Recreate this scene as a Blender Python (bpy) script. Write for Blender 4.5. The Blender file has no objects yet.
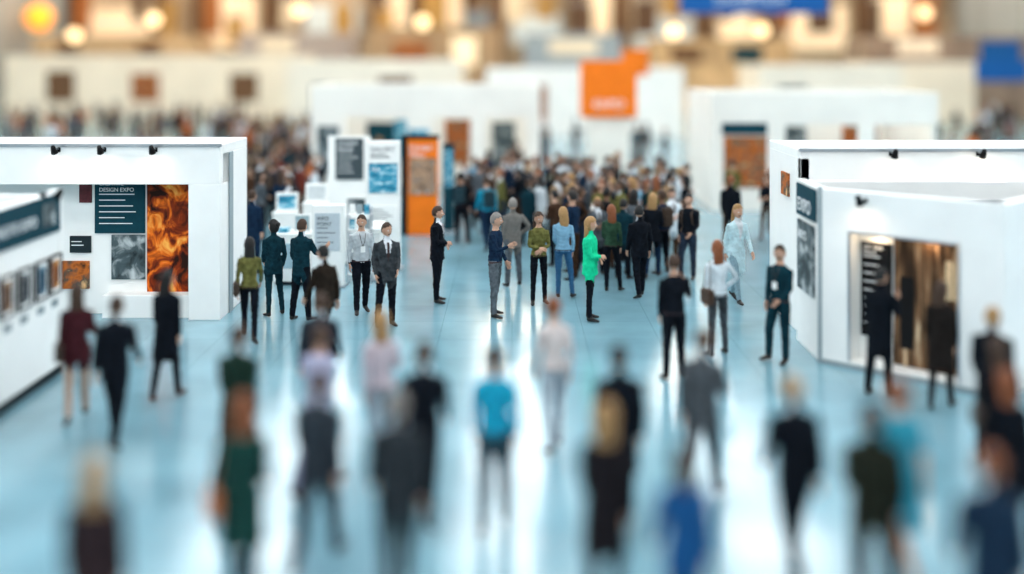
import bpy, bmesh, math, random
import numpy as np
from mathutils import Vector, Matrix
random.seed(7)
scene = bpy.context.scene
COL = scene.collection
scene.view_settings.view_transform = 'Standard'
scene.view_settings.look = 'None'
scene.view_settings.exposure = 0.0

# ------------------------------------------------------------------ materials
_m = {}
def mat(name, col, rough=0.5, metal=0.0, emit=0.0, noise=0.0, nscale=20.0, spec=0.3):
    key = (name, tuple(col), rough, metal, emit, noise)
    if key in _m: return _m[key]
    m = bpy.data.materials.new(name); m.use_nodes = True
    nt = m.node_tree; b = nt.nodes['Principled BSDF']
    b.inputs['Base Color'].default_value = (*col, 1)
    b.inputs['Roughness'].default_value = rough
    b.inputs['Metallic'].default_value = metal
    b.inputs['Specular IOR Level'].default_value = spec
    if emit:
        b.inputs['Emission Color'].default_value = (*col, 1)
        b.inputs['Emission Strength'].default_value = emit
    if noise:
        tc = nt.nodes.new('ShaderNodeTexCoord')
        n = nt.nodes.new('ShaderNodeTexNoise'); n.inputs['Scale'].default_value = nscale
        n.inputs['Detail'].default_value = 4
        r = nt.nodes.new('ShaderNodeValToRGB')
        r.color_ramp.elements[0].position = 0.3; r.color_ramp.elements[1].position = 0.7
        r.color_ramp.elements[0].color = (*[max(0, c*(1-noise)) for c in col], 1)
        r.color_ramp.elements[1].color = (*[min(1, c*(1+noise*0.6)) for c in col], 1)
        nt.links.new(tc.outputs['Object'], n.inputs['Vector'])
        nt.links.new(n.outputs['Fac'], r.inputs['Fac'])
        nt.links.new(r.outputs['Color'], b.inputs['Base Color'])
    _m[key] = m
    return m

def photo_mat(name, stops, scale=3.0, stretch=(1,1,1), distort=0.6, detail=5, rough=0.6):
    """procedural 'printed photograph': noise through a colour ramp"""
    m = bpy.data.materials.new(name); m.use_nodes = True
    nt = m.node_tree; b = nt.nodes['Principled BSDF']; b.inputs['Roughness'].default_value = rough
    b.inputs['Specular IOR Level'].default_value = 0.15
    tc = nt.nodes.new('ShaderNodeTexCoord'); mp = nt.nodes.new('ShaderNodeMapping')
    mp.inputs['Scale'].default_value = stretch
    n = nt.nodes.new('ShaderNodeTexNoise'); n.inputs['Scale'].default_value = scale
    n.inputs['Detail'].default_value = detail; n.inputs['Distortion'].default_value = distort
    r = nt.nodes.new('ShaderNodeValToRGB')
    els = r.color_ramp.elements
    els[0].position = stops[0][0]; els[0].color = (*stops[0][1], 1)
    els[1].position = stops[-1][0]; els[1].color = (*stops[-1][1], 1)
    for p, c in stops[1:-1]:
        e = els.new(p); e.color = (*c, 1)
    nt.links.new(tc.outputs['Object'], mp.inputs['Vector']); nt.links.new(mp.outputs['Vector'], n.inputs['Vector'])
    nt.links.new(n.outputs['Fac'], r.inputs['Fac']); nt.links.new(r.outputs['Color'], b.inputs['Base Color'])
    return m

WHITE = mat('booth_white_laminate', (0.87, 0.87, 0.85), 0.5, noise=0.03, nscale=2)
CREAM = mat('booth_cream_panel', (0.84, 0.74, 0.60), 0.6, noise=0.08, nscale=.5)
GREY = mat('booth_grey_panel', (0.30, 0.36, 0.38), 0.6, noise=0.05)
DARK = mat('dark_panel', (0.015, 0.025, 0.03), 0.6, noise=0.1, spec=.1)
BLACK = mat('black_frame', (0.008, 0.008, 0.009), 0.6, noise=0.1, spec=.1)
TEAL = mat('dark_teal_sign', (0.005, 0.045, 0.065), 0.65, noise=0.08, spec=.1)
ORANGE = mat('orange_sign', (0.85, 0.19, 0.015), 0.6, noise=0.1, nscale=3, spec=.1)
BLUE = mat('blue_banner', (0.012, 0.10, 0.32), 0.6, noise=0.05, spec=.1)
INK = mat('white_lettering', (0.85, 0.87, 0.88), 0.5, noise=0.02)
DINK = mat('dark_lettering', (0.03, 0.04, 0.05), 0.6, noise=0.02)
STEEL = mat('brushed_steel', (0.55, 0.57, 0.6), 0.3, metal=1.0, noise=0.05)
FIRE = photo_mat('autumn_fire_print', [(0.36, (0.02, 0.005, 0.002)), (0.47, (0.25, 0.03, 0.004)), (0.56, (0.8, 0.16, 0.01)), (0.7, (1.0, 0.5, 0.1))], 3.4, (1, 1, 0.8), 1.2)
GREYP = photo_mat('monochrome_print', [(0.3, (0.01, 0.015, 0.018)), (0.5, (0.07, 0.10, 0.11)), (0.7, (0.5, 0.54, 0.55))], 4.0)
SEAP = photo_mat('seascape_print', [(0.3, (0.01, 0.10, 0.18)), (0.5, (0.04, 0.30, 0.45)), (0.7, (0.6, 0.8, 0.85))], 5.0, (1, 1, 2.5))
ROOMP = photo_mat('interior_photo_print', [(0.28, (0.008, 0.005, 0.004)), (0.45, (0.06, 0.03, 0.014)), (0.58, (0.22, 0.12, 0.06)), (0.74, (0.75, 0.56, 0.36))], 3.0, (3.0, 3.0, 0.35), 0.3)
ORP = photo_mat('warm_collage_print', [(0.3, (0.02, 0.012, 0.01)), (0.45, (0.5, 0.13, 0.02)), (0.58, (0.07, 0.06, 0.05)), (0.72, (0.85, 0.5, 0.22))], 4.0, (1, 1, 1), 0.2)

# ------------------------------------------------------------------ helpers
def empty(name, loc=(0, 0, 0), rz=0.0):
    e = bpy.data.objects.new(name, None); e.empty_display_size = 0.2
    e.location = loc; e.rotation_euler = (0, 0, rz); COL.objects.link(e); return e

def link_mesh(name, me, parent=None, loc=(0, 0, 0), rot=(0, 0, 0)):
    o = bpy.data.objects.new(name, me); COL.objects.link(o)
    o.location = loc; o.rotation_euler = rot
    if parent: o.parent = parent
    return o

def prism(name, pts, z0, z1, m, parent=None, bevel=0.008):
    bm = bmesh.new()
    lo = [bm.verts.new((x, y, z0)) for x, y in pts]; hi = [bm.verts.new((x, y, z1)) for x, y in pts]
    n = len(pts)
    bm.faces.new(lo[::-1]); bm.faces.new(hi)
    for i in range(n): bm.faces.new((lo[i], lo[(i+1) % n], hi[(i+1) % n], hi[i]))
    bmesh.ops.recalc_face_normals(bm, faces=bm.faces)
    if bevel: bmesh.ops.bevel(bm, geom=list(bm.edges), offset=bevel, segments=1, affect='EDGES')
    me = bpy.data.meshes.new(name); bm.to_mesh(me); bm.free(); me.materials.append(m)
    return link_mesh(name, me, parent)

def box(name, x0, x1, y0, y1, z0, z1, m, parent=None, bevel=0.008):
    b = min(bevel, abs(x1-x0)*0.3, abs(y1-y0)*0.3, abs(z1-z0)*0.3)
    return prism(name, [(x0, y0), (x1, y0), (x1, y1), (x0, y1)], z0, z1, m, parent, b)

def loft(bm, pts, radii, n=12, xref=(1, 0, 0), mi=0):
    pts = [Vector(p) for p in pts]; rings = []
    for i, p in enumerate(pts):
        if i == 0: t = pts[1]-pts[0]
        elif i == len(pts)-1: t = pts[-1]-pts[-2]
        else: t = (pts[i+1]-pts[i]).normalized()+(pts[i]-pts[i-1]).normalized()
        t.normalize()
        x = Vector(xref)
        if abs(t.dot(x)) > 0.95: x = Vector((0, 1, 0))
        u = (x-t*x.dot(t)).normalized(); v = t.cross(u)
        a, b = radii[i]
        rings.append([bm.verts.new(p+u*(a*math.cos(2*math.pi*k/n))+v*(b*math.sin(2*math.pi*k/n))) for k in range(n)])
    fs = []
    for r0, r1 in zip(rings, rings[1:]):
        for k in range(n): fs.append(bm.faces.new((r0[k], r0[(k+1) % n], r1[(k+1) % n], r1[k])))
    fs.append(bm.faces.new(rings[0][::-1])); fs.append(bm.faces.new(rings[-1]))
    for f in fs: f.material_index = mi; f.smooth = True
    return fs

def cyl(name, p0, p1, r0, r1, m, parent=None, n=16):
    bm = bmesh.new(); loft(bm, [p0, p1], [(r0, r0), (r1, r1)], n)
    me = bpy.data.meshes.new(name); bm.to_mesh(me); bm.free(); me.materials.append(m)
    for p in me.polygons: p.use_smooth = len(p.vertices) == 4
    return link_mesh(name, me, parent)

def text(name, s, size, parent, loc, m, align='LEFT', rz=0.0):
    c = bpy.data.curves.new(name, 'FONT'); c.body = s; c.size = size; c.align_x = align
    c.extrude = 0.003; c.materials.append(m)
    o = bpy.data.objects.new(name, c); COL.objects.link(o)
    o.location = loc; o.rotation_euler = (math.pi/2, 0, rz); o.parent = parent
    return o

def poster(name, parent, x, y, z0, w, h, m, rz=0.0, title=None, tm=None, body=0, frame=None, tsize=0.1, passe=0):
    """flat printed panel; local -Y is its face. x,y = left end of its face in parent space."""
    g = bpy.data.objects.new(name, None); g.empty_display_size = 0.1; COL.objects.link(g)
    g.parent = parent; g.location = (x, y, z0); g.rotation_euler = (0, 0, rz)
    if frame:
        f = 0.028
        for nm, q in (('frame_left', (-f, 0, -f, h+f)), ('frame_right', (w, w+f, -f, h+f)), ('frame_bottom', (0, w, -f, 0)), ('frame_top', (0, w, h, h+f))):
            box(nm, q[0], q[1], -0.03, 0.02, q[2], q[3], frame, g)
        box('mount_board', 0, w, -0.01, 0.01, 0, h, WHITE, g, 0.002)
        box('print', passe, w-passe, -0.016, -0.01, passe, h-passe, m, g, 0.001)
    else:
        box('print', 0, w, -0.015, 0.025, 0, h, m, g, 0.003)
    tm = tm or INK
    if title:
        for i, ln in enumerate(title.split('\n')):
            text('lettering', ln, tsize, g, (w*0.09, -0.02, h-tsize*1.4-i*tsize*1.1), tm)
    if body:
        bm = bmesh.new(); rr = random.Random(len(name)+int(w*100))
        zt = h - tsize*1.8 - (title.count('\n')*tsize*1.1 if title else 0)
        for i in range(body):
            zz = zt - i*(zt-0.08)/body
            ww = w*(0.4+0.35*rr.random())
            vs = [bm.verts.new(p) for p in ((w*0.09, -0.019, zz), (w*0.09+ww, -0.019, zz), (w*0.09+ww, -0.019, zz-0.016), (w*0.09, -0.019, zz-0.016))]
            bm.faces.new(vs)
        me = bpy.data.meshes.new('copy_lines'); bm.to_mesh(me); bm.free(); me.materials.append(tm)
        link_mesh('copy_lines', me, g)
    return g

# ------------------------------------------------------------------ people
# slots: 0 skin 1 top 2 bottom 3 shoes 4 hair 5 shirt 6 bag 7 white 8 dark-detail
POSES = {
 'stand':   dict(legs=[(3, 4, 4, 0), (-3, 3, 4, 0)], arms=[((.12, .03, -1), (.0, -.2, -1)), ((.13, -.02, -1), (-.02, -.25, -1))], lean=0, yaw=0),
 'relaxed': dict(legs=[(9, 14, 8, 0), (-1, 0, 1, 0)], arms=[((.2, .08, -1), (-.1, -.3, -1)), ((.1, -.1, -1), (-.25, -.75, -.6))], lean=-1, yaw=25),
 'folded':  dict(legs=[(2, 3, 7, 0), (-3, 2, 5, 0)], arms=[((.14, -.22, -1), (-.9, -.42, .12)), ((.14, -.22, -1), (-.9, -.55, -.02))], lean=0, yaw=-20),
 'phone':   dict(legs=[(4, 5, 3, 0), (-4, 3, 5, 0)], arms=[((.3, -.15, -1), (-.25, -.35, 1)), ((.12, .02, -1), (-.05, -.25, -1))], lean=1, yaw=-10),
 'clasp':   dict(legs=[(2, 2, 3, 0), (-2, 3, 4, 0)], arms=[((.16, -.12, -1), (-.72, -.6, -.1)), ((.16, -.12, -1), (-.72, -.5, -.25))], lean=0, yaw=10),
 'walk':    dict(legs=[(20, 5, 1, -5), (-11, 22, 1, 30)], arms=[((.12, .3, -1), (.03, .0, -1)), ((.12, -.26, -1), (-.05, -.6, -.8))], lean=3, yaw=0),
 'stride':  dict(legs=[(-13, 18, 1, 28), (23, 6, 1, -7)], arms=[((.12, -.32, -1), (-.05, -.7, -.7)), ((.13, .34, -1), (.03, .1, -1))], lean=4, yaw=5),
 'stroll':  dict(legs=[(11, 4, 2, -2), (-7, 12, 2, 15)], arms=[((.15, .18, -1), (-.02, -.15, -1)), ((.14, -.12, -1), (-.06, -.4, -.9))], lean=2, yaw=-25),
 'read':    dict(legs=[(4, 6, 4, 0), (-2, 2, 4, 0)], arms=[((.14, -.15, -1), (-.3, -.85, .25)), ((.14, -.1, -1), (-.35, -.85, .1))], lean=2, yaw=0),
 'hip':     dict(legs=[(6, 8, 6, 0), (-2, 1, 4, 0)], arms=[((.6, .15, -.8), (-.62, -.3, -.55)), ((.12, 0, -1), (0, -.22, -1))], lean=0, yaw=-15),
 'gesture': dict(legs=[(4, 4, 5, 0), (-4, 4, 4, 0)], arms=[((.25, -.4, -.85), (.05, -.85, .4)), ((.13, 0, -1), (-.05, -.5, -.85))], lean=1, yaw=12),
 'bagwalk': dict(legs=[(16, 4, 1, -4), (-10, 18, 1, 26)], arms=[((.2, -.05, -1), (-.25, -.7, .35)), ((.12, .25, -1), (0, 0, -1))], lean=3, yaw=0),
}
def seg_eval(c, a, b, ra, rb, ys):
    s = np.array([1, ys, 1]); c2 = c*s; a2 = np.array(a)*s; b2 = np.array(b)*s
    d = b2-a2; t = np.clip(((c2-a2)@d)/max(d@d, 1e-9), 0, 1)
    q = a2+t[:, None]*d
    return np.linalg.norm(c2-q, axis=1)-(ra+(rb-ra)*t)

def hand(bm, W, d, palm_n, side, curl=0.35):
    d = Vector(d).normalized(); n = Vector(palm_n); n = (n-d*n.dot(d)).normalized()
    w = d.cross(n).normalized()
    if w.y > 0: w = -w            # thumb side points forward
    W = Vector(W)-d*0.015
    loft(bm, [W, W+d*0.03, W+d*0.07, W+d*0.1], [(0.026, 0.018), (0.036, 0.016), (0.041, 0.014), (0.038, 0.011)], 10, w, 0)
    for i, (off, L) in enumerate(((0.03, 0.072), (0.01, 0.082), (-0.011, 0.076), (-0.03, 0.058))):
        p = W+d*0.092+w*off; pts = [p]; ang = curl*0.4
        for k, fr in enumerate((0.45, 0.32, 0.23)):
            pts.append(pts[-1]+(d*math.cos(ang)+n*math.sin(ang)+w*off*0.8).normalized()*L*fr); ang += curl
        loft(bm, pts, [(0.0085,)*2, (0.0082,)*2, (0.0075,)*2, (0.0055,)*2], 6, w, 0)
    p = W+d*0.035+w*0.03
    q = p+(d*0.6+w*0.65+n*0.3).normalized()*0.036
    r = q+(d*0.9+w*0.25+n*0.35).normalized()*0.032
    loft(bm, [p, q, r], [(0.013,)*2, (0.0105,)*2, (0.007,)*2], 6, n, 0)

def head(bm, C, yaw, female, hair):
    R = Matrix.Translation(C) @ Matrix.Rotation(math.radians(yaw), 4, 'Z') @ Matrix.Scale(1.04, 4)
    def shape(v, k=1.0):
        x, y, z = v
        X, Y, Z = x*0.078*k, y*0.097*k, z*0.116*k
        if z < 0: X *= 1-0.33*(-z)**1.6; Y *= 1-(0.18 if y > 0 else 0.1)*(-z)**1.5
        if y < 0: Y *= 0.94
        return X, Y, Z
    r = bmesh.ops.create_uvsphere(bm, u_segments=28, v_segments=20, radius=1)
    vs = r['verts']
    for v in vs:
        x, y, z = v.co; X, Y, Z = shape((x, y, z))
        if y < 0:
            Y -= 0.024*math.exp(-(X/0.011)**2-((Z+0.022)/0.017)**2)          # nose
            Y -= 0.010*math.exp(-(X/0.009)**2-((Z+0.002)/0.02)**2)
            Y += 0.009*math.exp(-((abs(X)-0.03)/0.013)**2-((Z-0.003)/0.012)**2)  # sockets
            Y -= 0.005*math.exp(-((Z-0.022)/0.01)**2-(X/0.045)**2)           # brow
            Y -= 0.007*math.exp(-(X/0.02)**2-((Z+0.098)/0.014)**2)           # chin
            Y -= 0.005*math.exp(-(X/0.02)**2-((Z+0.062)/0.009)**2)           # lips
        v.co = R @ Vector((X, Y, Z))
    fs = set(f for v in vs for f in v.link_faces)
    inv = R.inverted()
    for f in fs:
        f.smooth = True; c = inv @ f.calc_center_median()
        f.material_index = 8 if (c.y < -0.05 and abs(c.x) < 0.022 and abs(c.z+0.062) < 0.006) else 0
    for s in (-1, 1):   # eyes, ears
        for rad, off, mi in ((0.011, 0, 7), (0.0065, -0.0065, 8)):
            e = bmesh.ops.create_uvsphere(bm, u_segments=8, v_segments=6, radius=rad, matrix=R @ Matrix.Translation((s*0.03, -0.0785+off, 0.003)))
            for v in e['verts']:
                for f in v.link_faces: f.material_index = mi
        e = bmesh.ops.create_uvsphere(bm, u_segments=8, v_segments=8, radius=1,
            matrix=R @ Matrix.Translation((s*0.080, 0.008, -0.008)) @ Matrix.Rotation(s*0.35, 4, 'Z') @ Matrix.Diagonal((0.008, 0.018, 0.031, 1)))
        for v in e['verts']:
            for f in v.link_faces: f.material_index = 0; f.smooth = True
        bz = bmesh.ops.create_cube(bm, size=1, matrix=R @ Matrix.Translation((s*0.03, -0.091, 0.022)) @ Matrix.Diagonal((0.026, 0.006, 0.005, 1)))
        for v in bz['verts']:
            for f in v.link_faces: f.material_index = 4
    if hair != 'bald':
        r = bmesh.ops.create_uvsphere(bm, u_segments=28, v_segments=20, radius=1)
        kill = []
        for v in r['verts']:
            x, y, z = v.co; k = 1.12 if hair == 'short' else 1.18
            wob = 1+0.03*math.sin(9*x+5*z)*math.cos(7*y)
            X, Y, Z = shape((x, y, z), k*wob)
            if z > 0.3: Z += 0.006
            v.co = R @ Vector((X, Y, Z))
            low = -0.45 if hair == 'short' else -0.75
            if z < low or (y < -0.12 and z < 0.48-0.25*abs(x)) or (hair == 'short' and y < 0.12 and z < 0.05): kill.append(v)
        for v in r['verts']:
            for f in v.link_faces: f.material_index = 4; f.smooth = True
        bmesh.ops.delete(bm, geom=kill, context='VERTS')
        if hair == 'long':
            pts = [R @ Vector(p) for p in ((0, 0.045, 0.04), (0, 0.06, -0.05), (0, 0.065, -0.13), (0, 0.075, -0.21), (0, 0.08, -0.25))]
            loft(bm, pts, [(0.07, 0.05), (0.088, 0.05), (0.095, 0.045), (0.085, 0.035), (0.05, 0.018)], 14, (1, 0, 0), 4)
        if hair == 'bun':
            e = bmesh.ops.create_uvsphere(bm, u_segments=12, v_segments=8, radius=0.045, matrix=R @ Matrix.Translation((0, 0.115, 0.05)))
            for v in e['verts']:
                for f in v.link_faces: f.material_index = 4; f.smooth = True

_pm = {}
def person_mesh(pose, outfit, hair, female, acc):
    key = (pose, outfit, hair, female, acc)
    if key in _pm: return _pm[key]
    P = POSES[pose]; S = []; parts = bmesh.new()
    lean = math.radians(P['lean'])
    def add(pts, rad, lab, ys=1.0, n=12, xref=(1, 0, 0)):
        loft(parts, pts, rad, n, xref)
        for i in range(len(pts)-1):
            S.append((tuple(pts[i]), tuple(pts[i+1]), rad[i][0], rad[i+1][0], ys, lab))
    def T(p):   # lean about hips
        v = Vector(p); r = v-Vector((0, 0, 0.92)); return Vector((0, 0, 0.92))+Matrix.Rotation(lean, 3, 'X') @ r
    jacket = outfit in ('suit', 'coat')
    fw = 0.88 if female else 1.0; wa = 0.80 if female else 0.98; hp = 1.0 if female else 0.98
    tor = [(0.885, .150*hp, .108), (0.95, .163*hp, .118), (1.05, .148*wa*1.05, .110), (1.14, .146*wa, .106), (1.26, .165*fw, .118), (1.35, .178*fw, .115), (1.42, .165*fw, .095), (1.46, .10, .07), (1.485, .062, .06)]
    e = 0.012 if jacket else 0.0
    add([T((0, 0, z)) for z, a, b in tor], [(a+e*(z < 1.44), b+e*(z < 1.44)) for z, a, b in tor], 1, 1.45, 20)
    if jacket:
        hem = 0.78 if outfit == 'suit' else 0.55
        w = 0.172*hp if outfit == 'suit' else 0.185
        add([T((0, 0, 1.0)), T((0, 0, 0.9)), T((0, 0, hem))], [(.16*hp, .118), (.172*hp, .126), (w+.006, .138)], 1, 1.35, 20)
    if outfit == 'dress':
        add([(0, 0, 1.05), (0, 0, 0.9), (0, 0, 0.7), (0, 0, 0.52)], [(.13, .105), (.168, .125), (.178, .15), (.185, .17)], 1, 1.2, 20)
    if outfit == 'skirt':
        add([(0, 0, 1.02), (0, 0, 0.9), (0, 0, 0.7), (0, 0, 0.55)], [(.135, .108), (.166, .122), (.17, .14), (.165, .15)], 2, 1.2, 20)
    add([T((0, 0.005, 1.47)), T((0, -0.002, 1.53)), T((0, -0.005, 1.60))], [(.057*fw+.004, .06), (.053*fw+.003, .057), (.053*fw, .053)], 0, 1, 12)
    bare = outfit in ('dress', 'skirt'); tk = 0.86 if female else 1.0
    minz = 9
    for s, (fwd, kn, out, fp) in zip((-1, 1), P['legs']):
        a, k, o, p = map(math.radians, (fwd, fwd-kn, out, fp))
        H = Vector((s*0.085, 0, 0.915)); K = H+Vector((s*math.sin(o), -math.sin(a), -math.cos(a))).normalized()*0.425
        A = K+Vector((s*math.sin(o)*0.6, -math.sin(k), -math.cos(k))).normalized()*0.415
        c = (H+K)/2
        lab = 2 if not bare else 0
        rr = [(.09*tk+.003,)*2, (.084*tk,)*2, (.066*tk,)*2, (.060*tk,)*2, (.052*tk,)*2] if not bare else [(.08,)*2, (.073,)*2, (.052,)*2, (.05,)*2, (.034,)*2]
        M = K+(A-K)*0.35+Vector((0, 0.008, 0))
        add([H, c, K, M, A+(K-A)*0.02], rr, lab, 1, 12)
        to = s*0.22
        dr = Vector((to, -math.cos(p), -math.sin(p))).normalized(); dn = Vector((0, math.sin(p), -math.cos(p)))
        h = A-dr*0.045+dn*0.035; mid = A+dr*0.05+dn*0.035; ball = A+dr*0.12+dn*0.05; toe = A+dr*0.185+dn*0.055
        add([h, A+dn*0.03, mid, ball, toe], [(.036, .036), (.042, .045), (.040, .036), (.044, .026), (.025, .018)], 3, 1, 12)
        minz = min(minz, (h+dn*0.04).z, (ball+dn*0.028).z, (toe+dn*0.02).z)
    hands = []
    sh = 0.168*fw+0.004
    for s, (u, f) in zip((-1, 1), P['arms']):
        SH = T((s*sh, 0.0, 1.405)); u = Vector((s*u[0], u[1], u[2])).normalized(); f = Vector((s*f[0], f[1], f[2])).normalized()
        E = SH+u*0.285; Wp = E+f*0.245
        g = 0.006 if jacket else 0
        sl = outfit in ('tee', 'dress')
        add([SH-u*0.015, SH+u*0.08, E-u*0.01], [(.054*fw+g,)*2, (.053*fw+g,)*2, (.041*fw+g,)*2], 1, 1, 12)
        add([E-u*0.01, E+f*0.08, Wp], [(.042*fw+g,)*2, (.040*fw+g,)*2, (.027+g*1.3,)*2], 0 if sl else 1, 1, 12)
        hands.append((Wp, f, Vector((-s, 0, 0.1)) if abs(f.x) < 0.5 else Vector((0, 0.8, -0.4)), s))
    src = bpy.data.meshes.new('src'); parts.to_mesh(src); parts.free()
    so = bpy.data.objects.new('src', src); COL.objects.link(so)
    md = so.modifiers.new('r', 'REMESH'); md.mode = 'VOXEL'; md.voxel_size = 0.0155
    sm = so.modifiers.new('s', 'SMOOTH'); sm.factor = 0.5; sm.iterations = 3
    dg = bpy.context.evaluated_depsgraph_get(); dg.update()
    me2 = bpy.data.meshes.new_from_object(so.evaluated_get(dg))
    bpy.data.objects.remove(so)
    n = len(me2.polygons); cc = np.zeros(n*3); me2.polygons.foreach_get('center', cc); cc = cc.reshape(-1, 3)
    best = np.full(n, 9.0); lab = np.zeros(n, int)
    for a, b, ra, rb, ys, l in S:
        d = seg_eval(cc, a, b, ra, rb, ys)
        if l == 3: d = d-0.008
        m_ = d < best; best[m_] = d[m_]; lab[m_] = l
    if outfit in ('suit', 'coat'):
        vm = (lab == 1) & (cc[:, 1] < -0.04) & (cc[:, 2] > 1.12) & (np.abs(cc[:, 0]) < (cc[:, 2]-1.12)*0.19+0.004)
        lab[vm] = 5
        tie = vm & (np.abs(cc[:, 0]) < 0.018); lab[tie & (cc[:, 2] < 1.44)] = 8 if not female else 5
    nk = (lab == 1) & (cc[:, 2] > 1.475) & (np.abs(cc[:, 0]) < 0.075)
    if outfit == 'suit': lab[nk & (cc[:, 1] < 0.0)] = 5
    elif outfit != 'coat': lab[nk] = 0
    if outfit in ('shirt', 'tee'):
        lab[(lab == 1) & (cc[:, 2] < 0.93)] = 2
        lab[(np.abs(cc[:, 2]-0.945) < 0.014) & ((lab == 1) | (lab == 2)) & (np.abs(cc[:, 0]) < 0.17) & (np.abs(cc[:, 1]) < .14)] = 8
    me2.polygons.foreach_set('material_index', lab.astype(np.int32))
    me2.polygons.foreach_set('use_smooth', np.ones(n, bool))
    # soft cloth folds
    nv = len(me2.vertices); co_ = np.zeros(nv*3); me2.vertices.foreach_get('co', co_); co_ = co_.reshape(-1, 3)
    no_ = np.zeros(nv*3); me2.vertices.foreach_get('normal', no_); no_ = no_.reshape(-1, 3)
    wv = np.sin(co_[:, 2]*62+co_[:, 0]*35)*np.sin(co_[:, 2]*27-co_[:, 0]*41+co_[:, 1]*50)
    fade = np.clip((1.44-co_[:, 2])/0.1, 0, 1)*np.clip((co_[:, 2]-0.12)/0.08, 0, 1)
    co_ += no_*(wv*fade*0.006)[:, None]
    me2.vertices.foreach_set('co', co_.ravel())
    bm = bmesh.new(); bm.from_mesh(me2); bpy.data.meshes.remove(me2)
    head(bm, T((0, -0.012, 1.640)), P['yaw'], female, hair)
    for Wp, f, pn, s in hands: hand(bm, Wp, f, pn, s, 0.55 if pose in ('clasp', 'read', 'bagwalk', 'folded', 'phone') else 0.35)
    def bx(c, d, mi, rot=None):
        M_ = Matrix.Translation(c) @ (rot or Matrix.Identity(4)) @ Matrix.Diagonal((*d, 1))
        r = bmesh.ops.create_cube(bm, size=1, matrix=M_)
        fs = set(f for v in r['verts'] for f in v.link_faces)
        for f in fs: f.material_index = mi
        es = list(set(e for f in fs for e in f.edges))
        bv = bmesh.ops.bevel(bm, geom=es, offset=min(d)*0.25, segments=2, affect='EDGES')
        for f in bv['faces']: f.material_index = mi
    if pose == 'read':
        W0 = (hands[0][0]+hands[1][0])/2
        bx(W0+Vector((0, -0.11, 0.035)), (0.2, 0.006, 0.22), 7, Matrix.Rotation(-0.9, 4, 'X'))
    if pose == 'phone':
        Wp, f = hands[0][0], hands[0][1]
        bx(Wp+f*0.085+Vector((0.02, 0, 0)), (0.012, 0.07, 0.14), 8)
    if acc == 'badge':
        bx(T((0, -0.135, 1.17)), (0.085, 0.006, 0.11), 7)
        for s in (-1, 1):
            loft(bm, [T((0, -0.134, 1.22)), T((s*.035, -0.137, 1.33)), T((s*.055, -0.09, 1.45))], [(.005, .003)]*3, 5, (1, 0, 0), 6)
    if acc == 'shoulder_bag':
        bx(Vector((0.22*fw+0.02, 0.05, 0.93)), (0.10, 0.30, 0.24), 6)
        loft(bm, [Vector((0.215, 0.15, 1.04)), T((0.20*fw, 0.06, 1.35)), T((0.15*fw, 0.0, 1.475)), T((0.20*fw, -0.07, 1.35)), Vector((0.215, -0.07, 1.04))], [(.012, .005)]*5, 6, (0, 1, 0), 6)
    if acc == 'backpack':
        bx(T((0, 0.185, 1.23)), (0.28, 0.14, 0.40), 6); bx(T((0, 0.265, 1.15)), (0.2, 0.05, 0.2), 6)
        for s in (-1, 1):
            loft(bm, [T((s*.09, 0.12, 1.42)), T((s*.1, 0.0, 1.475)), T((s*.11, -0.125, 1.36)), T((s*.13, -0.10, 1.16)), T((s*.14, 0.1, 1.06))], [(.02, .006)]*5, 6, (1, 0, 0), 6)
    bmesh.ops.translate(bm, verts=bm.verts, vec=(0, 0, -minz))
    me = bpy.data.meshes.new(f'figure_{pose}_{outfit}'); bm.to_mesh(me); bm.free()
    for i in range(9): me.materials.append(None)
    _pm[key] = me
    return me

SK = [(0.50, 0.28, 0.19), (0.40, 0.22, 0.14), (0.58, 0.36, 0.26), (0.2, 0.10, 0.06)]
HAIR = dict(brown=(0.045, 0.022, 0.012), black=(0.008, 0.007, 0.007), blonde=(0.34, 0.19, 0.075), grey=(0.2, 0.18, 0.165), red=(0.2, 0.06, 0.02))
def cloth(c): return mat('cloth', c, 0.95, noise=(0.45 if max(c) < .15 else 0.18), nscale=12, spec=0.08)
def person(name, x, y, face=0, pose='stand', outfit='suit', hair='short', female=False, acc='', top=(.02, .022, .03), bottom=(.02, .022, .03), hc='brown', shirt=(.6, .62, .65), bag=(.05, .03, .02), sk=0, h=1.0):
    """face: 0 = towards the entrance (-Y), 90 = +X, 180 = away"""
    me = person_mesh(pose, outfit, hair, female, acc)
    o = bpy.data.objects.new(name, me); COL.objects.link(o)
    o.location = (x, y, 0.0); o.rotation_euler = (0, 0, math.radians(face)); o.scale = (h, h, h)
    ms = [mat('skin', SK[sk], 0.6, noise=0.06), cloth(top), cloth(bottom), mat('shoe_leather', (.01, .009, .008), 0.5, noise=.1), mat('hair_'+hc, HAIR[hc], 0.6, noise=0.3, nscale=60), cloth(shirt),
          mat('bag_leather', bag, 0.6, noise=.15), mat('white_card', (.8, .8, .78), 0.5, noise=.02), mat('dark_detail', (.03, .01, .01), 0.6, noise=.1)]
    for i, m in enumerate(ms):
        o.material_slots[i].link = 'OBJECT'; o.material_slots[i].material = m
    return o

BLK = (.005, .007, .011); NAVY = (.008, .022, .05); DTEAL = (.005, .028, .04); WHT = (.62, .68, .72); LBL = (.2, .38, .52)
GRY = (.09, .105, .12); OLV = (.12, .115, .035); GRN = (.01, .55, .27); CYAN = (.012, .25, .38); TAN = (.26, .17, .10); BRN = (.055, .028, .017); RED = (.15, .03, .02); ORG = (.5, .14, .035); LAV = (.38, .38, .52)
P_ = person
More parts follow.
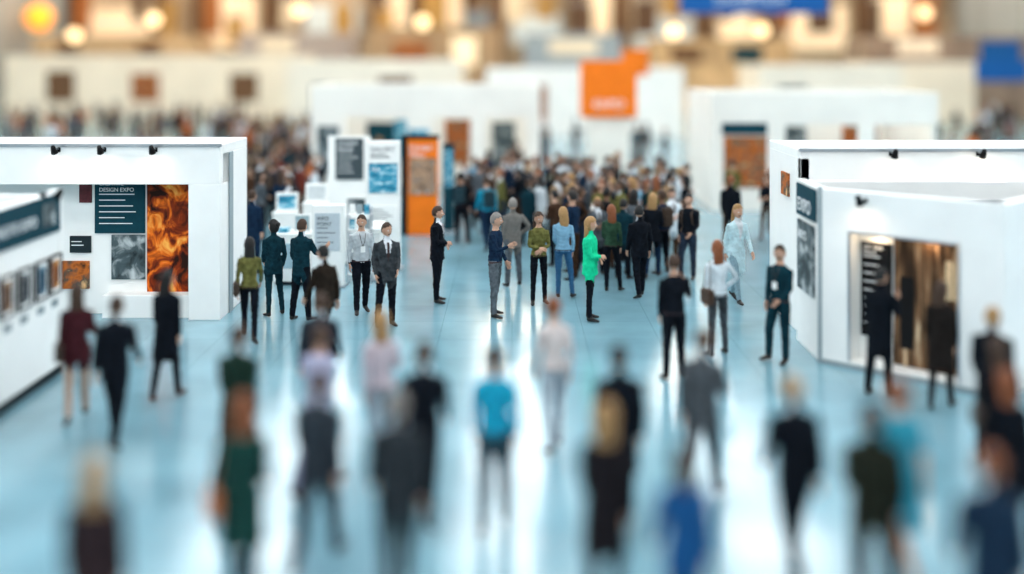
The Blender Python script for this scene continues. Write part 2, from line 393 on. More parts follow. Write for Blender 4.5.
# --- middle distance
P_('man_in_dark_suit', -1.41, 20.74, 80, 'clasp', 'suit', top=BLK, bottom=BLK, hc='brown', h=1.02)
P_('man_in_black_suit', 2.45, 21.08, 200, 'stroll', 'suit', top=BLK, bottom=BLK, hc='black', h=0.99)
P_('woman_in_patterned_top', 1.96, 21.7, 160, 'relaxed', 'shirt', 'long', True, top=(.025, .06, .035), bottom=BLK, hc='red', h=0.96)
P_('woman_in_green_jacket', 1.37, 19.31, 75, 'clasp', 'suit', 'long', True, top=GRN, bottom=BLK, hc='blonde', shirt=GRN, h=1.02)
P_('woman_in_light_blue_shirt', .98, 21.1, 170, 'relaxed', 'shirt', 'long', True, top=LBL, bottom=(.03, .10, .2), hc='blonde', h=0.98)
P_('woman_in_olive_vest', .50, 20.57, 10, 'clasp', 'shirt', 'long', True, top=OLV, bottom=BLK, hc='brown', h=0.97)
P_('man_in_navy_vest', -.30, 19.6, 70, 'gesture', 'shirt', 'short', top=NAVY, bottom=GRY, hc='grey', h=1.04)
P_('man_in_grey_jacket', .02, 22.2, 200, 'hip', 'suit', top=(.15, .14, .13), bottom=GRY, hc='grey', h=1.0)
P_('visitor_with_backpack', -1.26, 27.2, 170, 'relaxed', 'shirt', 'short', False, 'backpack', top=BLK, bottom=BLK, bag=DTEAL, hc='black')
P_('visitor_with_backpack', -.6, 26.3, 200, 'walk', 'shirt', 'short', False, 'backpack', top=CYAN, bottom=NAVY, bag=DTEAL, hc='brown')
P_('man_in_grey_shirt', -2.71, 19.77, 20, 'stroll', 'shirt', 'short', False, 'badge', top=(.45, .48, .5), bottom=BLK, hc='brown')
P_('man_in_charcoal_jacket', -2.15, 18.9, 20, 'relaxed', 'suit', top=(.04, .045, .05), bottom=BLK, hc='brown')
P_('man_in_teal_jacket', -3.70, 19.31, 150, 'gesture', 'suit', top=DTEAL, bottom=BLK, hc='brown', h=1.0)
P_('woman_in_dark_dress', -4.25, 19.6, 210, 'relaxed', 'suit', 'bun', True, top=DTEAL, bottom=DTEAL, hc='black', h=0.97)
P_('woman_in_olive_top', -4.25, 17.8, 190, 'stride', 'shirt', 'long', True, 'shoulder_bag', top=OLV, bottom=BLK, hc='black', h=0.95)
P_('man_in_navy_suit', -5.55, 23.5, 160, 'stand', 'suit', top=NAVY, bottom=NAVY, hc='brown')
P_('woman_in_black_coat', -4.65, 14.8, 170, 'stroll', 'coat', 'long', True, top=BLK, bottom=BLK, hc='black', h=0.97)
P_('man_in_black_suit', -4.72, 13.07, 180, 'stride', 'suit', top=BLK, bottom=BLK, hc='brown', h=0.99)
P_('woman_with_shoulder_bag', -5.50, 13.9, 200, 'bagwalk', 'suit', 'long', True, 'shoulder_bag', top=(.05, .012, .016), bottom=(.4, .28, .22), hc='brown', h=0.97)
P_('man_in_brown_jacket', -2.87, 16.87, 230, 'walk', 'suit', top=(.02, .014, .01), bottom=BLK, hc='black', h=0.97)
P_('man_in_black_shirt', 2.33, 15.81, 190, 'phone', 'shirt', 'short', False, 'badge', top=BLK, bottom=BLK, hc='brown', h=1.0)
P_('woman_in_white_shirt', 3.19, 17.04, 200, 'hip', 'shirt', 'long', True, 'shoulder_bag', top=WHT, bottom=(.06, .07, .08), hc='red', bag=BRN, h=1.0)
P_('woman_in_white_coat', 4.2, 20.6, 20, 'walk', 'coat', 'long', True, top=(.5, .66, .7), bottom=(.2, .3, .35), hc='blonde', h=1.05)
P_('man_in_teal_shirt', 4.05, 16.64, -50, 'relaxed', 'shirt', 'short', False, 'badge', top=DTEAL, bottom=DTEAL, hc='brown', h=1.0)
P_('man_in_black_coat', 5.02, 15.0, 130, 'phone', 'coat', top=BLK, bottom=BLK, hc='black', h=0.98)
P_('woman_in_brown_coat', 5.62, 14.4, 150, 'stroll', 'coat', 'long', True, top=(.014, .011, .01), bottom=BLK, hc='brown', h=0.93)
P_('man_in_black_suit', 5.5, 12.6, 150, 'walk', 'suit', top=BLK, bottom=BLK, hc='blonde', h=0.98)
P_('woman_in_dark_jacket', 5.0, 11.3, 170, 'bagwalk', 'suit', 'long', True, 'shoulder_bag', top=BLK, bottom=NAVY, hc='brown', h=0.97)
# --- foreground
P_('man_in_cyan_shirt', -.17, 10.72, 180, 'stroll', 'shirt', top=(.012, .30, .46), bottom=(.03, .06, .08), hc='brown')
P_('man_in_black_jacket', -.88, 10.9, 175, 'stride', 'suit', top=BLK, bottom=BLK, hc='brown')
P_('man_with_grey_hair', -.97, 9.3, 190, 'walk', 'suit', top=(.025, .03, .035), bottom=BLK, hc='grey')
P_('man_in_black_coat', 1.05, 10.74, 185, 'stroll', 'coat', top=BLK, bottom=BLK, hc='black')
P_('woman_in_black_coat', .76, 9.0, 170, 'walk', 'coat', 'long', True, top=(.012, .01, .012), bottom=BLK, hc='blonde')
P_('woman_in_green_coat', -2.25, 9.17, 185, 'stride', 'coat', 'long', True, 'shoulder_bag', top=(.01, .045, .038), bottom=BLK, hc='red', bag=ORG)
P_('man_in_grey_suit', -1.75, 9.9, 170, 'walk', 'suit', top=(.03, .038, .048), bottom=(.02, .025, .035), hc='brown')
P_('woman_with_blonde_hair', -2.96, 7.8, 185, 'stand', 'suit', 'long', True, top=(.03, .018, .02), bottom=BLK, hc='blonde')
P_('man_in_black_jacket', 2.5, 9.73, 190, 'walk', 'suit', top=BLK, bottom=BLK, hc='blonde')
P_('man_in_olive_jacket', 2.95, 9.0, 160, 'relaxed', 'suit', top=(.016, .018, .012), bottom=BLK, hc='brown')
P_('woman_in_blue_dress', 3.4, 9.6, 200, 'walk', 'dress', 'short', True, top=(.03, .25, .34), hc='red')
P_('man_in_navy_jacket', 3.45, 7.9, 175, 'walk', 'suit', top=(.01, .025, .05), bottom=NAVY, hc='red')
P_('man_in_charcoal_jacket', 1.97, 11.4, 150, 'bagwalk', 'suit', top=(.07, .08, .09), bottom=(.03, .04, .05), hc='brown')
P_('woman_in_white_blouse', .5, 12.9, 200, 'stroll', 'shirt', 'short', True, top=(.6, .52, .5), bottom=(.35, .4, .45), hc='red')
P_('woman_in_lavender_shirt', -2.05, 11.6, 160, 'walk', 'shirt', 'short', True, top=LAV, bottom=(.2, .22, .32), hc='brown')
P_('woman_in_pink_blouse', -1.45, 12.2, 200, 'bagwalk', 'shirt', 'long', True, top=(.5, .42, .46), bottom=(.28, .33, .38), hc='blonde')
P_('man_in_dark_green_jacket', -2.9, 11.6, 170, 'walk', 'suit', top=(.01, .025, .018), bottom=BLK, hc='brown')
P_('woman_in_blue_jacket', 1.3, 8.3, 190, 'walk', 'suit', 'long', True, top=(.01, .07, .2), bottom=NAVY, hc='brown', h=.93)
P_('man_in_dark_suit', -2.35, 13.4, 175, 'stride', 'suit', top=(.015, .02, .03), bottom=BLK, hc='brown', h=.97)
P_('woman_in_black_dress', 4.6, 10.2, 175, 'walk', 'coat', 'long', True, top=BLK, bottom=BLK, hc='red', h=.96)
P_('man_in_black_suit', 4.3, 8.7, 185, 'walk', 'suit', top=BLK, bottom=BLK, hc='brown', h=.98)

# --- crowds further back
taken = [(o.location.x, o.location.y) for o in COL.objects if o.type == 'MESH']
taken += [(5.05, 50.1), (5.4, 50.1), (5.8, 50.1)]
CC = [BLK, BLK, BLK, BLK, BLK, NAVY, NAVY, DTEAL, GRY, WHT, LBL, BRN, TAN, OLV, BLK, BRN, NAVY, GRY, RED]
CB = [BLK, BLK, BLK, NAVY, (.02, .03, .05), BRN]
combos = [('stand', 'suit', 'short', False, ''), ('stroll', 'suit', 'short', False, ''), ('read', 'shirt', 'short', False, ''), ('relaxed', 'shirt', 'long', True, ''),
          ('walk', 'coat', 'long', True, ''), ('hip', 'shirt', 'short', False, ''), ('clasp', 'suit', 'short', False, ''), ('gesture', 'suit', 'short', False, ''),
          ('bagwalk', 'suit', 'long', True, 'shoulder_bag'), ('relaxed', 'shirt', 'short', False, 'backpack'), ('folded', 'suit', 'short', False, ''),
          ('phone', 'shirt', 'short', False, ''), ('walk', 'suit', 'short', False, ''), ('stroll', 'dress', 'long', True, ''), ('folded', 'shirt', 'long', True, '')]
def crowd(n, x0, x1, y0, y1, name='exhibition_visitor', md=0.58, ok=lambda x, y: True, cc=CC):
    c = 0; tries = 0
    while c < n and tries < n*60:
        tries += 1
        x = random.uniform(x0, x1); y = random.uniform(y0, y1)
        if not ok(x, y) or any((x-a)**2+(y-b)**2 < md*md for a, b in taken): continue
        taken.append((x, y)); c += 1
        po, ou, ha, fe, ac = random.choice(combos)
        P_(name, x, y, random.uniform(0, 360), po, ou, ha, fe, ac, top=random.choice(cc), bottom=random.choice(CB),
           hc=random.choice(['brown', 'black', 'blonde', 'brown', 'black', 'red']), sk=random.choice([0, 1, 2, 0, 3]), h=random.uniform(.93, 1.04))
crowd(20, 0.9, 3.7, 22.8, 26.2, ok=lambda x, y: x > 1.0 or y > 24)
crowd(48, 0.4, 4.4, 26.5, 33)
crowd(12, -1.4, 0.6, 28, 34.5)
crowd(7, 4.6, 7.2, 25, 31)
crowd(18, -1.5, 6.5, 43.2, 52)
WCC = [BLK, BLK, BLK, BRN, RED, TAN, NAVY, ORG, GRY, BLK, BRN, DTEAL, WHT]
crowd(90, -15, -5.2, 25, 60, ok=lambda x, y: -.255 < x/y < -.168 and (x < -7 or y < 34.5), cc=WCC)
crowd(75, -32, -10, 50, 74, ok=lambda x, y: -.46 < x/y < -.24 and (x < -14 or y < 65), cc=WCC)
crowd(45, 13.5, 36, 41, 74, ok=lambda x, y: .24 < x/y < .46 and (x > 22.6 or y < 61), cc=WCC)
crowd(6, -6.0, 0.4, 36.5, 38.6, cc=WCC); crowd(5, 8.5, 12.4, 34, 36.8, cc=WCC)   # inside the open stands

# ------------------------------------------------------------------ hall shell
def floor_mat():
    m = bpy.data.materials.new('polished_blue_tile_floor'); m.use_nodes = True
    nt = m.node_tree; b = nt.nodes['Principled BSDF']
    tc = nt.nodes.new('ShaderNodeTexCoord')
    br = nt.nodes.new('ShaderNodeTexBrick'); br.offset = 0.0
    br.inputs['Scale'].default_value = 1.0; br.inputs['Brick Width'].default_value = 1.2; br.inputs['Row Height'].default_value = 1.2
    br.inputs['Mortar Size'].default_value = 0.006
    br.inputs['Color1'].default_value = (0.19, 0.355, 0.42, 1); br.inputs['Color2'].default_value = (0.175, 0.335, 0.405, 1); br.inputs['Mortar'].default_value = (0.12, 0.25, 0.3, 1)
    n = nt.nodes.new('ShaderNodeTexNoise'); n.inputs['Scale'].default_value = 0.7; n.inputs['Detail'].default_value = 6
    mx = nt.nodes.new('ShaderNodeMixRGB'); mx.blend_type = 'OVERLAY'; mx.inputs['Fac'].default_value = 0.4
    nt.links.new(tc.outputs['Object'], br.inputs['Vector']); nt.links.new(tc.outputs['Object'], n.inputs['Vector'])
    nt.links.new(br.outputs['Color'], mx.inputs['Color1']); nt.links.new(n.outputs['Fac'], mx.inputs['Color2'])
    nt.links.new(mx.outputs['Color'], b.inputs['Base Color'])
    mr = nt.nodes.new('ShaderNodeMapRange'); mr.inputs['To Min'].default_value = 0.10; mr.inputs['To Max'].default_value = 0.22
    nt.links.new(n.outputs['Fac'], mr.inputs['Value']); nt.links.new(mr.outputs['Result'], b.inputs['Roughness'])
    b.inputs['Specular IOR Level'].default_value = 0.85
    return m
X0, X1, Y0, Y1, HZ = -45, 45, -20, 112, 14
box('floor', X0, X1, Y0, Y1, -0.2, 0, floor_mat(), bevel=0)
CEIL = mat('ceiling_panels', (0.28, 0.31, 0.33), 0.8, noise=.05, nscale=.3)
WARM = mat('hall_wall_warm', (0.62, 0.48, 0.34), 0.8, noise=0.45, nscale=0.2)
COOL = mat('hall_wall_cool', (0.38, 0.41, 0.43), 0.8, noise=0.08, nscale=.3)
box('ceiling', X0, X1, Y0, Y1, HZ, HZ+0.2, CEIL, bevel=0)
box('wall_back', X0, X1, Y1, Y1+0.3, 0, HZ, WARM, bevel=0)
box('wall_front', X0, X1, Y0-0.3, Y0, 0, HZ, COOL, bevel=0)
box('wall_left', X0-0.3, X0, Y0, Y1, 0, HZ, COOL, bevel=0)
box('wall_right', X1, X1+0.3, Y0, Y1, 0, HZ, COOL, bevel=0)
# ceiling light panels
def panels(name, m, rows):
    bm = bmesh.new()
    for i in range(9):
        for j in rows:
            cx = -40+i*10; cy = -15+j*9.4
            bmesh.ops.create_cube(bm, size=1, matrix=Matrix.Translation((cx, cy, HZ-0.12)) @ Matrix.Diagonal((4.2, 5.2, 0.12, 1)))
    me = bpy.data.meshes.new(name); bm.to_mesh(me); bm.free(); me.materials.append(m)
    link_mesh(name, me)
panels('ceiling_light_panels', mat('ceiling_light_diffuser', (0.975, 0.99, 1.0), 0.5, emit=7.4), range(0, 9))
panels('ceiling_light_panels', mat('warm_ceiling_light_diffuser', (1.0, 0.84, 0.64), 0.5, emit=8.0), range(9, 14))
# back wall structure
BROWN = mat('timber_column', (0.15, 0.075, 0.035), 0.7, noise=.2, nscale=1)
WIN = mat('warm_lit_window', (1.0, 0.82, 0.58), 0.5, emit=.35)
WINC = mat('cool_lit_window', (0.64, 0.72, 0.76), 0.5, emit=0.2)
AMB = mat('amber_lamp', (1.0, 0.38, 0.03), 0.5, emit=1.3)
g = empty('back_wall_columns', (0, 0, 0))
for px in (-44, -35.5, -31.5, -24.3, -22.5, -13.5, -9.6, -4.0, -1.5, 6.5, 11, 19.5, 26, 35.5, 42):
    box('column', px-0.75, px+0.75, Y1-1.3, Y1-0.2, 0, HZ-0.3, BROWN, g)
g = empty('back_wall_glazing')
for a, b, z0, z1, m in ((-43, -37, 6, 9.5, WIN), (-30.5, -26, 5.5, 11, WIN), (-21, -15.5, 6, 10, WINC), (-12.6, -10.6, 5, 12, WIN), (-8.5, -5, 6, 11.5, WIN), (0, 5, 6, 9, WINC), (8, 10, 5.6, 12, WIN), (12.5, 18.3, 5, 9, WINC), (21, 25, 6, 12, WIN), (28, 34, 5.5, 10, WIN), (37, 41, 6.5, 11, WIN)):
    box('window_pane', a, b, Y1-0.25, Y1-0.1, z0, z1, m, g)
def pendant(x, y, z, r, m):
    p = empty('pendant_globe_lamp', (x, y, 0))
    bmm = bmesh.new(); bmesh.ops.create_uvsphere(bmm, u_segments=20, v_segments=12, radius=r, matrix=Matrix.Translation((0, 0, z)))
    mm = bpy.data.meshes.new('globe'); bmm.to_mesh(mm); bmm.free(); mm.materials.append(m); link_mesh('globe', mm, p)
    cyl('cable', (0, 0, z+r*.9), (0, 0, HZ), 0.04, 0.04, BLACK, p, 8)
pendant(-43, 100, 8.3, 1.2, AMB)
GLW = mat('warm_globe_lamp', (1.0, 0.74, 0.42), 0.5, emit=2.2)
for x, y, z in ((-28, 86, 7.6), (-17, 88, 8.4), (-7, 86, 7.4), (12.5, 85, 6.6), (20, 88, 6.8), (33, 88, 8.2), (-35, 88, 6.4)):
    pendant(x, y, z, .5, GLW)
# tall fabric banners hung across the far end of the hall
BC = [mat('ochre_fabric', (.55, .32, .10), .8, noise=.2), mat('umber_fabric', (.14, .08, .05), .8, noise=.2), mat('sand_fabric', (.75, .64, .48), .8, noise=.1),
      mat('slate_fabric', (.25, .31, .38), .8, noise=.1), mat('rust_fabric', (.45, .16, .05), .8, noise=.2), mat('ivory_fabric', (.85, .8, .72), .8, noise=.05)]
rb = random.Random(11)
xx_ = -42.0
while xx_ < 42:
    w_ = rb.uniform(.9, 2.6); zb = rb.uniform(5.6, 8.6); ht = rb.uniform(2.2, 5); yb = 102+rb.uniform(0, 7)
    e = empty('hanging_fabric_banner', (xx_, yb, 0))
    box('fabric', 0, w_, 0, .06, zb, min(zb+ht, 13.2), rb.choice(BC), e)
    box('rail', -.1, w_+.1, -.03, .09, min(zb+ht, 13.2), min(zb+ht, 13.2)+.1, STEEL, e)
    for q in (.1, w_-.1): cyl('cable', (q, .03, min(zb+ht, 13.2)+.1), (q, .03, HZ), .03, .03, BLACK, e, 6)
    xx_ += w_+rb.uniform(1.2, 4.0)

# ------------------------------------------------------------------ clip-on spotlight
def spotlight(x, y, z, rz=0.0, power=0, tgt=None, parent=None):
    g = empty('booth_spotlight', (x, y, z), rz)
    cyl('arm', (0, 0.05, 0.0), (0, -0.22, 0.05), 0.012, 0.012, STEEL, g, 8)
    box('clamp', -0.03, 0.03, 0.0, 0.07, -0.05, 0.03, BLACK, g)
    cyl('lamp_head', (0, -0.24, 0.07), (0, -0.16, -0.05), 0.035, 0.06, BLACK, g, 16)
    if power:
        l = bpy.data.lights.new('bulb', 'SPOT'); l.energy = power; l.spot_size = 2.4; l.spot_blend = 1.0; l.color = (1, .80, .58); l.shadow_soft_size = 0.06
        o = bpy.data.objects.new('bulb', l); COL.objects.link(o); o.parent = g; o.location = (0, -0.32, -0.08)
        o.rotation_euler = (math.radians(32), 0, 0)
    return g

# ------------------------------------------------------------------ booth A (left, white)
a = empty('white_exhibition_booth')
box('fascia', -13, -5.12, 19.3, 19.5, 2.38, 3.07, WHITE, a)
box('roof', -13, -5.12, 19.5, 21.25, 2.9, 3.07, WHITE, a)
box('pier', -5.68, -5.12, 19.3, 19.9, 0, 2.38, WHITE, a)
box('side_wall', -5.27, -5.12, 19.9, 21.25, 0, 2.9, WHITE, a)
box('rear_wall', -13, -5.27, 21.1, 21.25, 0, 2.9, WHITE, a)
box('display_wall', -13, -5.68, 19.8, 19.9, 0, 2.9, WHITE, a)
box('display_plinth', -7.25, -5.68, 19.45, 19.8, 0, 0.4, WHITE, a)
box('cap_trim', -13.02, -5.09, 19.27, 19.33, 3.04, 3.10, STEEL, a)
box('side_column_trim', -5.115, -5.09, 19.85, 20.1, 0, 2.9, GREY, a)
poster('teal_text_panel', a, -7.5, 19.78, 1.45, 0.90, 1.0, TEAL, title='CREATIVE\nDESIGN EXPO', body=6, tsize=0.10)
poster('autumn_photo_panel', a, -6.56, 19.78, 0.25, 0.86, 2.2, FIRE)
poster('grey_photo_panel', a, -7.2, 19.78, 0.62, 0.6, 0.80, GREYP)
poster('small_red_panel', a, -7.78, 19.78, 2.0, 0.22, 0.45, mat('maroon_print', (.10, .015, .02), .6, noise=.3))
poster('caption_panel', a, -7.95, 19.78, 1.1, 0.38, 0.3, DARK, body=2, tsize=0.05)
poster('sepia_photo_panel', a, -8.1, 19.78, .45, 0.5, 0.5, ORP)
for lx in (-7.95, -7.15, -6.25): spotlight(lx, 19.28, 3.0, 0, 7)

# ------------------------------------------------------------------ booth B (near left)
b = empty('photo_gallery_booth')
box('gallery_wall', -6.75, -6.6, 11.5, 16.1, 0.12, 2.65, WHITE, b)
box('skirting', -6.77, -6.58, 11.5, 16.1, 0, 0.12, DARK, b)
box('far_wall', -10, -6.75, 15.95, 16.1, 0, 2.6, WHITE, b)
box('outer_wall', -10.15, -10, 11.5, 16.1, 0, 2.6, WHITE, b)
box('inner_ceiling_panel', -10, -6.75, 11.5, 15.95, 2.2, 2.28, GREY, b)
box('end_post', -6.76, -6.585, 16.0, 16.12, 0, 2.68, WHITE, b)
R90 = math.pi/2
poster('header_sign', b, -6.575, 11.5, 2.1, 4.48, 0.54, TEAL, rz=R90, title=None)
text('header_lettering', 'PHOTO EXPO', 0.20, b, (-6.545, 13.9, 2.28), INK, rz=R90)
poster('header_picture', b, -6.555, 15.35, 2.22, 0.4, 0.32, GREYP, rz=R90)
PR = [photo_mat('framed_print_sepia', [(.35, (.015, .008, .004)), (.55, (.14, .06, .025)), (.75, (.6, .42, .28))], 6),
      photo_mat('framed_print_dark', [(.35, (.006, .008, .01)), (.55, (.03, .04, .05)), (.78, (.4, .42, .42))], 6),
      photo_mat('framed_print_blue', [(.35, (.006, .02, .035)), (.55, (.03, .09, .14)), (.78, (.45, .58, .65))], 6),
      photo_mat('framed_print_amber', [(.35, (.02, .008, .003)), (.55, (.3, .09, .015)), (.78, (.8, .5, .2))], 6)]
for i, yy in enumerate((12.0, 12.55, 13.1, 13.62, 14.16, 14.69, 15.22, 15.68)):
    poster('framed_photo', b, -6.585, yy, 1.24, 0.34, 0.5, PR[i % 4], rz=R90, frame=BLACK, passe=.05)
for i, yy in enumerate((12.6, 13.62, 14.2, 14.69, 15.22, 15.68)):
    poster('caption_card', b, -6.59, yy+.08, 1.02, 0.18, 0.1, GREY, rz=R90, body=2, tm=DINK, tsize=.02)
spotlight(-6.58, 15.5, 2.68, R90)

# ------------------------------------------------------------------ booth C (near right, angled)
c = empty('corner_exhibition_booth')
A_ = Vector((4.66, 16.64)); B_ = Vector((6.63, 14.8)); D_ = (B_-A_).normalized(); N_ = Vector((-D_.y, D_.x))
L = (B_-A_).length
def wseg(name, t0, t1, o0, o1, z0, z1, m):
    p = [A_+D_*t0*L+N_*o0, A_+D_*t1*L+N_*o0, A_+D_*t1*L+N_*o1, A_+D_*t0*L+N_*o1]
    return prism(name, [tuple(q) for q in p], z0, z1, m, c, 0.006)
wseg('left_pier', 0, .175, 0, .3, 0, 2.0, WHITE); wseg('right_pier', .77, 1.0, 0, .3, 0, 2.0, WHITE)
wseg('fascia', 0, 1.0, 0, .14, 2.0, 2.63, WHITE); wseg('sill', .175, .77, 0, .3, 0, .1, WHITE)
wseg('display_back', .1, .9, .3, .38, 0, 2.2, WHITE)
wseg('recess_top', .175, .77, .14, .3, 2.0, 2.1, WHITE)
wseg('skirting', -.003, 1.003, -.012, 0, 0, .07, GREY)
wseg('opening_trim_left', .165, .178, -.015, .02, .1, 2.02, STEEL); wseg('opening_trim_right', .767, .78, -.015, .02, .1, 2.02, STEEL); wseg('opening_trim_top', .165, .78, -.015, .02, 2.0, 2.04, STEEL)
wseg('corner_strip', -.012, .012, -.012, .03, 0, 2.66, GREY)
rzc = math.atan2(D_.y, D_.x)
def cpost(name, t, z0, w, h, m, **k):
    p = A_+D_*t*L+N_*0.275
    return poster(name, c, p.x, p.y, z0, w, h, m, rz=rzc, **k)
cpost('black_text_panel', .195, .46, .47, 1.4, BLACK, title='ART AND\nSPACE', body=9, tsize=0.07)
gp = cpost('interior_photo_panel', .385, .12, 1.03, 1.87, ROOMP)
PC = mat('print_cream', (.5, .33, .18), .6, noise=.2)
box('printed_table', .5, .98, -.02, -.016, .5, .56, PC, gp, 0)
box('printed_table_leg', .56, .6, -.02, -.016, .1, .5, BLACK, gp, 0); box('printed_table_leg', .9, .94, -.02, -.016, .1, .5, BLACK, gp, 0)
box('printed_doorway', .10, .30, -.02, -.016, .25, 1.3, BLACK, gp, 0); box('printed_window', .76, .98, -.02, -.016, 1.05, 1.6, mat('print_light', (.75, .55, .33), .6, noise=.3), gp, 0)
box('printed_window_bar', .86, .875, -.022, -.02, 1.05, 1.6, BLACK, gp, 0)
for t in (.3, .6):   # warm lamps and housings added to brighten the recessed display
    q = A_+D_*t*L+N_*.17
    gq = empty('added_recess_light', (q.x, q.y, 0))
    cyl('housing', (0, 0, 2.0), (0, 0, 1.965), .05, .045, STEEL, gq, 16)
    l = bpy.data.lights.new('bulb', 'POINT'); l.energy = 2.5; l.color = (1, .72, .45); l.shadow_soft_size = .04
    lo = bpy.data.objects.new('bulb', l); COL.objects.link(lo); lo.parent = gq; lo.location = (0, 0, 1.9)
box('side_wall', 4.66, 4.8, 16.75, 18.0, 0, 2.63, WHITE, c)
box('rear_wall', 4.8, 8.6, 17.87, 18.0, 0, 2.6, WHITE, c)
prism('roof_panel', [(4.82, 16.85), (6.7, 15.1), (8.45, 16.9), (8.45, 17.85), (4.82, 17.85)], 2.25, 2.3, DARK, c)
prism('right_wall', [tuple(B_), (8.63, 16.7), (8.5, 16.83), tuple(B_+Vector((-.13, .13)))], 0, 2.63, WHITE, c)
prism('right_back_wall', [(8.6, 16.8), (8.63, 18.0), (8.5, 18.0), (8.5, 16.8)], 0, 2.63, WHITE, c)
poster('side_header_sign', c, 4.64, 17.9, 2.08, 1.1, .5, TEAL, rz=-R90, title='EXPO', tsize=.3)
poster('side_picture', c, 4.64, 17.85, .9, .95, 1.1, GREYP, rz=-R90, title='ARTS', tsize=.2)
pm = A_+D_*L*.27-N_*.02
spotlight(pm.x, pm.y, 2.52, rzc, 6)

# ------------------------------------------------------------------ booth D (behind C)
d = empty('white_exhibition_booth')
box('fascia', 4.8, 12, 18.3, 18.45, 2.3, 3.07, WHITE, d)
box('roof', 4.8, 12, 18.45, 20.5, 2.93, 3.07, WHITE, d)
box('side_wall', 4.8, 4.95, 18.3, 20.5, 0, 2.93, WHITE, d)
box('rear_wall', 4.95, 12, 20.35, 20.5, 0, 2.93, WHITE, d)
box('front_wall', 4.95, 12, 18.45, 18.55, 0, 2.93, WHITE, d)
box('cap_trim', 4.77, 12.02, 18.27, 18.33, 3.04, 3.10, STEEL, d)
poster('side_picture', d, 4.78, 19.5, 2.2, .5, .4, ORP, rz=-R90)
spotlight(7.75, 18.28, 3.02, 0, 45); spotlight(6.3, 18.28, 3.02, 0, 8); spotlight(9.0, 18.28, 3.02, 0, 10)

# ------------------------------------------------------------------ info island in the middle
e = empty('white_display_panel', (-3.17, 23.9, 0))
box('panel', 0, .74, 0, .12, .05, 2.8, WHITE, e); box('foot_plate', -.05, .79, -.12, .24, 0, .05, STEEL, e)
poster('header_print', e, .03, -.01, 2.32, .68, .44, WHITE, title='GALLERY', tm=DINK, body=3, tsize=.13)
poster('seascape_print', e, .06, -.01, 1.67, .62, .64, SEAP, title='SEA', tsize=.12)
poster('text_print', e, .06, -.01, .9, .62, .5, WHITE, body=5, tm=DINK, tsize=.05)

e = empty('orange_display_panel', (-2.72, 28.6, 0))
box('panel', 0, .80, 0, .12, 0, 2.5, ORANGE, e)
poster('photo_print', e, .05, -.01, 1.05, .7, .95, photo_mat('machine_photo_print', [(.35, (.03, .03, .035)), (.5, (.5, .3, .18)), (.62, (.1, .1, .1)), (.75, (.8, .75, .7))], 7)); text('lettering', 'EXHIBIT', .17, e, (.06, -.02, 2.2), INK); text('lettering', 'HALL', .17, e, (.06, -.02, 2.03), INK)
box('frame_left', -.16, 0, -.03, .12, 0, 2.6, BLACK, e); box('frame_top', -.16, .83, -.03, .12, 2.5, 2.6, BLACK, e)

e = empty('grey_poster_stand', (-4.35, 26.0, 0))
box('panel', 0, 1.0, 0, .12, 0, 2.75, WHITE, e)
poster('dark_print', e, .18, -.01, 1.72, .66, .98, mat('slate_print', (.04, .06, .07), .6, noise=.2), title='MODERN\nSPACES', body=5, tsize=.11)
e = empty('teal_roll_up_banner', (-1.82, 28.9, 0))
box('banner', 0, .3, 0, .02, .06, 2.35, TEAL, e); box('base', -.04, .34, -.1, .12, 0, .07, STEEL, e); box('print', .02, .28, -.01, 0, 1.2, 2.2, SEAP, e)

e = empty('reception_counter', (-4.85, 22.2, 0))
box('body', .02, .78, .03, .55, .08, 1.0, WHITE, e); box('kick_plate', .06, .74, .07, .5, 0, .08, DARK, e); box('worktop', 0, .82, 0, .6, 1.0, 1.05, WHITE, e)
box('brochure_stack', .08, .3, .15, .4, 1.05, 1.13, SEAP, e); box('front_print', .12, .68, .015, .03, .35, .85, mat('pale_blue_print', (.35, .5, .58), .5, noise=.1), e)
box('display_stand', .40, .74, .25, .29, 1.05, 1.42, WHITE, e); box('display_print', .43, .71, .24, .25, 1.1, 1.38, mat('pale_teal_print', (.3, .42, .46), .5, noise=.3), e)
e = empty('info_totem', (-4.0, 22.0, 0))
box('body', 0, .62, 0, .3, .04, 1.65, WHITE, e); box('base', -.03, .65, -.03, .33, 0, .04, STEEL, e)
poster('print', e, .06, -.01, .75, .5, .75, mat('pale_grey_print', (.5, .56, .6), .5, noise=.05), title='INFO\nPOINT', tm=DINK, body=4, tsize=.1)
e = empty('brochure_rack', (-3.35, 22.3, 0))
for xx in (0, .46): box('upright', xx, xx+.03, 0, .03, 0, 1.55, STEEL, e); box('rear_upright', xx, xx+.03, .3, .33, 0, 1.55, STEEL, e)
for i in range(5):
    z = .2+i*.3; box('shelf', 0, .49, 0, .33, z, z+.02, WHITE, e)
    for j in range(3): box('brochure', .04+j*.15, .15+j*.15, .1, .13, z+.02, z+.22, [SEAP, WHITE, GREY][(i+j) % 3], e)
PB = mat('pale_print', (.55, .6, .62), .5, noise=.15)
for i, (x, y, h_) in enumerate(((-5.35, 24.6, 1.55), (-4.7, 24.7, 1.75), (-3.75, 24.4, 1.5))):
    e = empty('white_display_plinth', (x, y, 0))
    box('body', 0, .5, 0, .4, .05, h_-.45, WHITE, e); box('base', .04, .46, .04, .36, 0, .05, DARK, e)
    box('top_slab', -.02, .52, -.02, .42, h_-.45, h_-.41, WHITE, e)
    box('backboard', 0, .5, .34, .38, h_-.41, h_, WHITE, e); box('backboard_print', .05, .45, .33, .34, h_-.37, h_-.06, [SEAP, PB, GREYP][i], e)
e = empty('white_lectern', (-3.05, 22.7, 0))
